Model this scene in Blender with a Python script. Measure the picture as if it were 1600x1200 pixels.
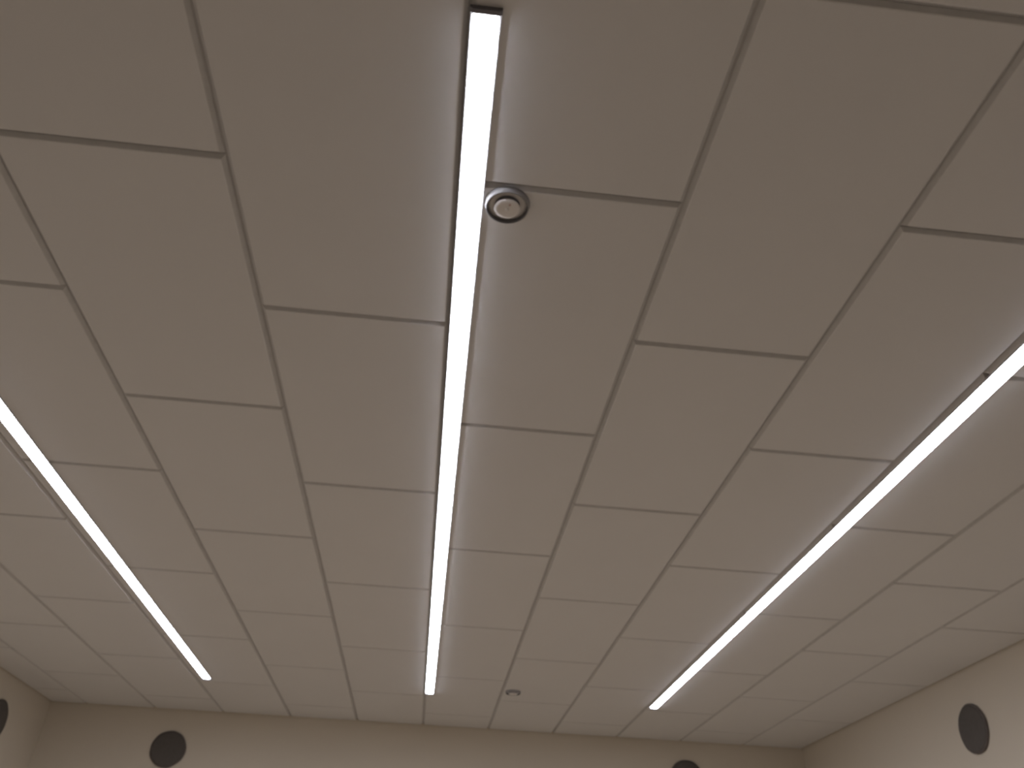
import bpy, bmesh, math, random
from mathutils import Matrix, Vector

for o in list(bpy.data.objects):
    bpy.data.objects.remove(o, do_unlink=True)
random.seed(7)
S = bpy.context.scene
C = S.collection

# ------------------------------------------------------------------ camera
H = 3.10                      # ceiling height (tile faces) above the floor
CAM_POS = (0.0504, -1.4450, H - 1.6357)
RIGHT = Vector((0.99381167, -0.10448714, 0.03769342))
DOWN = Vector((0.0904978, 0.56486844, -0.82020351))
FWD = Vector((0.0644089, 0.81853899, 0.57082871))
cam_data = bpy.data.cameras.new('camera')
cam_data.sensor_fit = 'HORIZONTAL'
cam_data.sensor_width = 36.0
cam_data.lens = 1262.85 / 1600 * 36
cam_data.clip_start = 0.02
cam_data.dof.use_dof = True          # the handheld shot is slightly out of focus
cam_data.dof.focus_distance = 0.5
cam_data.dof.aperture_fstop = 20.0
cam = bpy.data.objects.new('camera', cam_data)
C.objects.link(cam)
m = Matrix.Identity(4)
for i in range(3):
    m[i][0] = RIGHT[i]
    m[i][1] = -DOWN[i]
    m[i][2] = -FWD[i]
    m[i][3] = CAM_POS[i]
cam.matrix_world = m
S.camera = cam

# ------------------------------------------------------------------ world, exposure
w = bpy.data.worlds.new('world')
S.world = w
w.use_nodes = True
w.node_tree.nodes['Background'].inputs[0].default_value = (0.5, 0.5, 0.5, 1)
w.node_tree.nodes['Background'].inputs[1].default_value = 0.0
vs = S.view_settings
vs.view_transform = 'Standard'
vs.look = 'None'
vs.gamma = 1
vs.use_curve_mapping = False
vs.exposure = 1.25
LAMP_STRENGTH = 14.0
LAMP_COLOR = (0.87, 0.895, 1.0)

# room extents (metres)
XL, XR = -3.31, 3.58
YN, YF = -4.60, 6.47
TW, TL = 0.60, 1.20           # tile module
GAP, DEPTH = 0.006, 0.014     # open slit between the bevelled tile edges


# ------------------------------------------------------------------ materials
def mat(name, color, rough=0.8, noise_scale=None, noise_amt=0.0, bump=0.0, bump_scale=200.0,
        metallic=0.0, spec=0.3):
    mt = bpy.data.materials.new(name)
    mt.use_nodes = True
    nt = mt.node_tree
    b = nt.nodes['Principled BSDF']
    b.inputs['Base Color'].default_value = (*color, 1)
    b.inputs['Roughness'].default_value = rough
    b.inputs['Metallic'].default_value = metallic
    b.inputs['Specular IOR Level'].default_value = spec
    geo = nt.nodes.new('ShaderNodeNewGeometry')
    if noise_scale:
        n = nt.nodes.new('ShaderNodeTexNoise')
        n.inputs['Scale'].default_value = noise_scale
        n.inputs['Detail'].default_value = 4
        nt.links.new(geo.outputs['Position'], n.inputs['Vector'])
        r = nt.nodes.new('ShaderNodeMapRange')
        r.inputs['To Min'].default_value = 1 - noise_amt
        r.inputs['To Max'].default_value = 1 + noise_amt
        nt.links.new(n.outputs['Fac'], r.inputs['Value'])
        mx = nt.nodes.new('ShaderNodeVectorMath')
        mx.operation = 'SCALE'
        mx.inputs[0].default_value = color
        nt.links.new(r.outputs['Result'], mx.inputs['Scale'])
        nt.links.new(mx.outputs['Vector'], b.inputs['Base Color'])
    if bump:
        n2 = nt.nodes.new('ShaderNodeTexNoise')
        n2.inputs['Scale'].default_value = bump_scale
        n2.inputs['Detail'].default_value = 3
        nt.links.new(geo.outputs['Position'], n2.inputs['Vector'])
        bp = nt.nodes.new('ShaderNodeBump')
        bp.inputs['Strength'].default_value = bump
        bp.inputs['Distance'].default_value = 0.001
        nt.links.new(n2.outputs['Fac'], bp.inputs['Height'])
        nt.links.new(bp.outputs['Normal'], b.inputs['Normal'])
    return mt


M_TILE = mat('mineral_fibre_tile', (0.73, 0.72, 0.71), 0.95, 3.0, 0.02, 0.12, 260, spec=0.05)
M_EDGE = mat('shaded_tile_edge', (0.64, 0.63, 0.62), 0.95, 30.0, 0.08, spec=0.05)  # darker than the face: paints in groove shade, dims lamplit bevels
M_GRID = mat('grid_metal', (0.50, 0.49, 0.48), 0.6, 8.0, 0.02)
M_SLAB = mat('plenum_concrete', (0.30, 0.29, 0.28), 0.95, 6.0, 0.1)
M_WALL = mat('cream_paint', (0.65, 0.585, 0.485), 0.9, 1.6, 0.02, 0.1, 120, spec=0.1)
M_FLOOR = mat('brown_floor', (0.54, 0.44, 0.33), 0.7, 5.0, 0.08)
M_PROFILE = mat('grey_lamp_profile', (0.16, 0.155, 0.17), 0.5)
M_FLANGE = mat('pale_lamp_flange', (0.62, 0.61, 0.62), 0.5)
M_PLASTIC = mat('white_plastic', (0.80, 0.77, 0.75), 0.5, 20.0, 0.01)
M_BASE = mat('grey_white_base', (0.34, 0.33, 0.33), 0.9, 20.0, 0.01, spec=0.05)
M_VENT_SHADE = mat('grey_vent_and_shade', (0.20, 0.20, 0.22), 0.7)
M_LED = mat('red_indicator', (0.55, 0.33, 0.30), 0.3)
M_DISC = mat('black_cloth', (0.12, 0.108, 0.098), 0.9, 40.0, 0.15, 0.3, 400, spec=0.1)
M_RIM = mat('dark_rim', (0.14, 0.12, 0.11), 0.8, 25.0, 0.5, spec=0.1)

M_LIGHT = bpy.data.materials.new('opal_diffuser_lit')
M_LIGHT.use_nodes = True
nt = M_LIGHT.node_tree
nt.nodes.clear()
em = nt.nodes.new('ShaderNodeEmission')
em.inputs[0].default_value = (*LAMP_COLOR, 1)
em.inputs[1].default_value = LAMP_STRENGTH
out = nt.nodes.new('ShaderNodeOutputMaterial')
nt.links.new(em.outputs[0], out.inputs[0])


# ------------------------------------------------------------------ helpers
def link(name, mesh, parent=None, loc=(0, 0, 0), rot=(0, 0, 0)):
    o = bpy.data.objects.new(name, mesh)
    C.objects.link(o)
    o.location = loc
    o.rotation_euler = rot
    if parent:
        o.parent = parent
    return o


def empty(name, loc, rot=(0, 0, 0)):
    o = bpy.data.objects.new(name, None)
    o.empty_display_size = 0.1
    C.objects.link(o)
    o.location = loc
    o.rotation_euler = rot
    return o


def tag(o, label=None, cat=None, group=None, kind=None):
    if label:
        o['label'] = label
    if cat:
        o['category'] = cat
    if group:
        o['group'] = group
    if kind:
        o['kind'] = kind
    return o


def mesh_of(name, verts, faces, material, smooth=False):
    me = bpy.data.meshes.new(name)
    me.from_pydata(verts, [], faces)
    me.materials.append(material)
    bm = bmesh.new()
    bm.from_mesh(me)
    bmesh.ops.recalc_face_normals(bm, faces=bm.faces)
    bm.to_mesh(me)
    bm.free()
    if smooth:
        me.polygons.foreach_set('use_smooth', [True] * len(me.polygons))
    return me


def box_mesh(name, x0, x1, y0, y1, z0, z1, material):
    v = [(x, y, z) for z in (z0, z1) for y in (y0, y1) for x in (x0, x1)]
    f = [(0, 1, 3, 2), (4, 6, 7, 5), (0, 4, 5, 1), (2, 3, 7, 6), (0, 2, 6, 4), (1, 5, 7, 3)]
    return mesh_of(name, v, f, material)


def tile_mesh(name, wx, wy, material, edges=(1, 1, 1, 1)):
    """A tile centred on its face: face at z=0 looking down, softened rim, body up to the grid."""
    hx, hy = wx / 2, wy / 2
    rings = []
    # (inset on the long sides, inset on the ends, height above the face)
    for ix, iy, z in ((0.0, 0.0, 0.022), (0.0, 0.0, 0.012), (0.0100, 0.0080, 0.0012), (0.0125, 0.0105, 0.0)):
        rings.append([(-hx + ix, -hy + iy, z), (hx - ix, -hy + iy, z),
                      (hx - ix, hy - iy, z), (-hx + ix, hy - iy, z)])
    v = [p for r in rings for p in r]
    f = [(0, 1, 2, 3)]
    n = len(rings)
    for k in range(n - 1):
        for i in range(4):
            a, b = k * 4 + i, k * 4 + (i + 1) % 4
            f.append((a, b, b + 4, a + 4))
    f.append(tuple((n - 1) * 4 + i for i in range(4)))
    me = mesh_of(name, v, f, material)
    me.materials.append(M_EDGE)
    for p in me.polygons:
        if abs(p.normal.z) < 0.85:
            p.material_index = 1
    return me


def lathe(name, profile, material, seg=48, jitter=0.0, smooth=True, cap_first=True, cap_last=True):
    """Revolve (radius, height) pairs around local z; jitter makes the outline slightly uneven."""
    v, f = [], []
    jit = [0.0] * seg
    if jitter:
        ph = [random.uniform(0, 6.28) for _ in range(5)]
        for i in range(seg):
            a = 2 * math.pi * i / seg
            jit[i] = jitter * (0.9 * math.sin(2 * a + ph[0]) + 0.6 * math.sin(5 * a + ph[1]) +
                               0.4 * math.sin(9 * a + ph[2]) + random.uniform(-0.3, 0.3))
    for r, z in profile:
        for i in range(seg):
            a = 2 * math.pi * i / seg
            rr = r * (1 + jit[i])
            v.append((rr * math.cos(a), rr * math.sin(a), z))
    for k in range(len(profile) - 1):
        for i in range(seg):
            j = (i + 1) % seg
            f.append((k * seg + i, k * seg + j, (k + 1) * seg + j, (k + 1) * seg + i))
    if cap_first:
        f.append(tuple(range(seg)))
    if cap_last:
        k = len(profile) - 1
        f.append(tuple(k * seg + i for i in range(seg)))
    return mesh_of(name, v, f, material, smooth)


def extrude_y(name, section, y0, y1, material, smooth=False):
    """Closed (x, z) section extruded along y."""
    n = len(section)
    v = [(x, y0, z) for x, z in section] + [(x, y1, z) for x, z in section]
    f = [(i, (i + 1) % n, n + (i + 1) % n, n + i) for i in range(n)]
    f += [tuple(range(n)), tuple(range(n, 2 * n))]
    return mesh_of(name, v, f, material, smooth)


# ------------------------------------------------------------------ the setting
TH = 0.15
tag(link('floor', box_mesh('floor', XL - TH, XR + TH, YN - TH, YF + TH, -0.12, 0.0, M_FLOOR)),
    'plain brown floor of the room', 'floor', kind='structure')
tag(link('wall_left', box_mesh('wall_left', XL - TH, XL, YN - TH, YF + TH, 0, H + 0.2, M_WALL)),
    'cream wall at the left edge of the picture', 'wall', kind='structure')
tag(link('wall_right', box_mesh('wall_right', XR, XR + TH, YN - TH, YF + TH, 0, H + 0.2, M_WALL)),
    'cream wall along the right side under the ceiling', 'wall', kind='structure')
tag(link('wall_back', box_mesh('wall_back', XL, XR, YF, YF + TH, 0, H + 0.2, M_WALL)),
    'cream end wall at the bottom of the picture', 'wall', kind='structure')
tag(link('wall_front', box_mesh('wall_front', XL, XR, YN - TH, YN, 0, H + 0.2, M_WALL)),
    'cream wall behind the viewer', 'wall', kind='structure')

ceiling = link('ceiling', box_mesh('ceiling', XL, XR, YN, YF, H + 0.05, H + 0.2, M_SLAB))
tag(ceiling, 'suspended ceiling of staggered grey-white rectangular tiles', 'ceiling', kind='structure')

# tiles: columns 0.6 m wide along y, each second column shifted by half a tile
full = tile_mesh('ceiling_tile', TW - GAP, TL - GAP, M_TILE)
c0, c1 = math.floor(XL / TW), math.ceil(XR / TW)
for c in range(c0, c1):
    xa, xb = c * TW + GAP / 2, (c + 1) * TW - GAP / 2
    xa, xb = max(xa, XL + 0.001), min(xb, XR - 0.001)
    if xb - xa < 0.02:
        continue
    off = 0.6 if c % 2 else 0.0
    j = math.floor((YN - off) / TL)
    while j * TL + off < YF:
        ya, yb = j * TL + off + GAP / 2, (j + 1) * TL + off - GAP / 2
        ya, yb = max(ya, YN + 0.001), min(yb, YF - 0.001)
        j += 1
        if yb - ya < 0.02:
            continue
        whole = abs(xb - xa - (TW - GAP)) < 1e-4 and abs(yb - ya - (TL - GAP)) < 1e-4
        me = full if whole else tile_mesh('ceiling_tile', xb - xa, yb - ya, M_TILE)
        link('ceiling_tile', me, ceiling,
             ((xa + xb) / 2, (ya + yb) / 2, H + random.uniform(-0.0005, 0.0005)))
        # the cross runner in the joint at the far end of this tile
        yj = j * TL + off
        if YN < yj < YF:
            link('cross_runner', box_mesh('cross_runner', c * TW + 0.02 if c > c0 else XL, min((c + 1) * TW - 0.02, XR),
                                          yj - 0.024, yj + 0.024, H + DEPTH, H + DEPTH + 0.03, M_GRID), ceiling)
for c in range(c0 + 1, c1):
    link('main_runner', box_mesh('main_runner', c * TW - 0.024, c * TW + 0.024, YN, YF,
                                 H + DEPTH, H + DEPTH + 0.03, M_GRID), ceiling)


# ------------------------------------------------------------------ linear lamps
def linear_lamp(x, y0, y1, label, drop=0.0116):
    """Shallow surface-mounted profile with a bulging lit cover and dark end caps."""
    root = empty('linear_lamp', (x, (y0 + y1) / 2, H))
    tag(root, label, 'ceiling lamp', 'long lit lamps along the ceiling')
    L = (y1 - y0) / 2
    HW, DW, BASE, DROP = 0.0340, 0.0303, 0.0062, drop
    link('housing', extrude_y('housing', [(-HW, 0), (HW, 0), (HW, -BASE), (HW - 0.001, -BASE - 0.0008),
                                          (-HW + 0.001, -BASE - 0.0008), (-HW, -BASE)],
                              -L + 0.004, L - 0.004, M_FLANGE), root)
    # lit cover: rounded section, ends rounded too
    sec = []
    n = 10
    for i in range(n + 1):
        a = math.pi * i / n
        cx, cz = math.cos(a), math.sin(a)
        sx = math.copysign(abs(cx) ** 0.6, cx) * DW
        sz = -BASE - (DROP - BASE) * abs(cz) ** 0.8
        sec.append((sx, sz))
    v, f = [], []
    stations = [(-L + 0.005, 0.82), (-L + 0.012, 0.96), (-L + 0.03, 1.0), (L - 0.03, 1.0), (L - 0.012, 0.96),
                (L - 0.005, 0.82)]
    k = len(sec)
    for y, s in stations:
        for sx, sz in sec:
            v.append((sx * s, y, sz))
    for a in range(len(stations) - 1):
        for i in range(k - 1):
            f.append((a * k + i, a * k + i + 1, (a + 1) * k + i + 1, (a + 1) * k + i))
        f.append((a * k + k - 1, a * k, (a + 1) * k, (a + 1) * k + k - 1))
    f.append(tuple(range(k)))
    f.append(tuple((len(stations) - 1) * k + i for i in range(k)))
    link('diffuser', mesh_of('diffuser', v, f, M_LIGHT), root)
    for s in (-1, 1):
        sec_c = [(-HW - 0.001, 0), (HW + 0.001, 0), (HW + 0.001, -0.008), (HW - 0.006, -0.0145),
                 (-HW + 0.006, -0.0145), (-HW - 0.001, -0.008)]
        ya, yb = (-L - 0.006, -L + 0.005) if s < 0 else (L - 0.005, L + 0.006)
        link('end_cap', extrude_y('end_cap', sec_c, ya, yb, M_PROFILE), root)
    return root


LY0, LY1 = -0.482, 5.28
linear_lamp(-1.706, LY0, LY1, 'long lit white tube lamp nearest the left wall, running off the left edge', 0.0098)
linear_lamp(0.035, LY0, LY1, 'long lit white tube lamp down the middle, beside the round detector')
linear_lamp(1.850, LY0, LY1, 'long lit white tube lamp nearest the right wall, running off the right edge')


# ------------------------------------------------------------------ detectors
def detector(x, y, label):
    root = empty('smoke_detector', (x, y, H))
    tag(root, label, 'detector', 'round ceiling detectors')
    # saucer-like base: flat floor and a thin raised rim, recess shade painted as a dark band inside
    link('base', lathe('base', [(0.0610, 0.0), (0.0590, -0.008), (0.0570, -0.0165), (0.0555, -0.0175),
                                (0.0550, -0.002)], M_BASE), root)
    link('plate', lathe('plate', [(0.0545, -0.0015), (0.0545, -0.0045), (0.036, -0.0055)], M_PLASTIC), root)
    link('inner_shade_band', lathe('inner_shade_band', [(0.0549, -0.006), (0.0549, -0.0165), (0.0535, -0.0165), (0.0535, -0.006)],
                             M_VENT_SHADE, cap_first=False, cap_last=False), root)
    link('collar', lathe('collar', [(0.0345, -0.0045), (0.0335, -0.0065), (0.0335, -0.018)], M_VENT_SHADE), root)
    cap = link('cap', lathe('cap', [(0.0345, -0.0165), (0.0350, -0.0185), (0.0335, -0.0205), (0.026, -0.0220),
                                    (0.012, -0.0225)], M_PLASTIC), root)
    link('indicator', lathe('indicator', [(0.003, -0.0220), (0.0025, -0.0232)], M_LED, 12), cap, (0.006, -0.017, 0.0))
    link('centre_button', lathe('centre_button', [(0.006, -0.0222), (0.005, -0.0234)], M_PLASTIC, 20), cap)
    return root


detector(0.134, 0.060, 'round white detector on the ceiling right beside the middle lamp')
detector(0.684, 5.085, 'small round detector far off on the ceiling near the end wall')


# ------------------------------------------------------------------ black discs on the walls
def wall_disc(loc, rot, label):
    root = empty('wall_disc', loc, rot)
    tag(root, label, 'wall disc', 'round black discs high on the walls')
    link('rim', lathe('rim', [(0.149, 0.0), (0.151, 0.006), (0.150, 0.014), (0.146, 0.017), (0.139, 0.016)], M_RIM,
                      64, 0.012), root)
    link('face', lathe('face', [(0.142, 0.008), (0.142, 0.018), (0.128, 0.0205), (0.07, 0.022), (0.02, 0.0225)],
                       M_DISC, 64, 0.008), root)
    return root


wall_disc((-2.196, YF, H - 0.333), (math.pi / 2, 0, 0), 'round black disc on the end wall below the left lamp')
wall_disc((2.440, YF, H - 0.312), (math.pi / 2, 0, 0),
          'round black disc on the end wall, only its top edge in view')
wall_disc((XR, 3.808, H - 0.362), (0, -math.pi / 2, 0), 'round black disc on the right wall near the corner')
wall_disc((XL, 5.618, H - 0.336), (0, math.pi / 2, 0), 'round black disc on the left wall, cut by the picture edge')
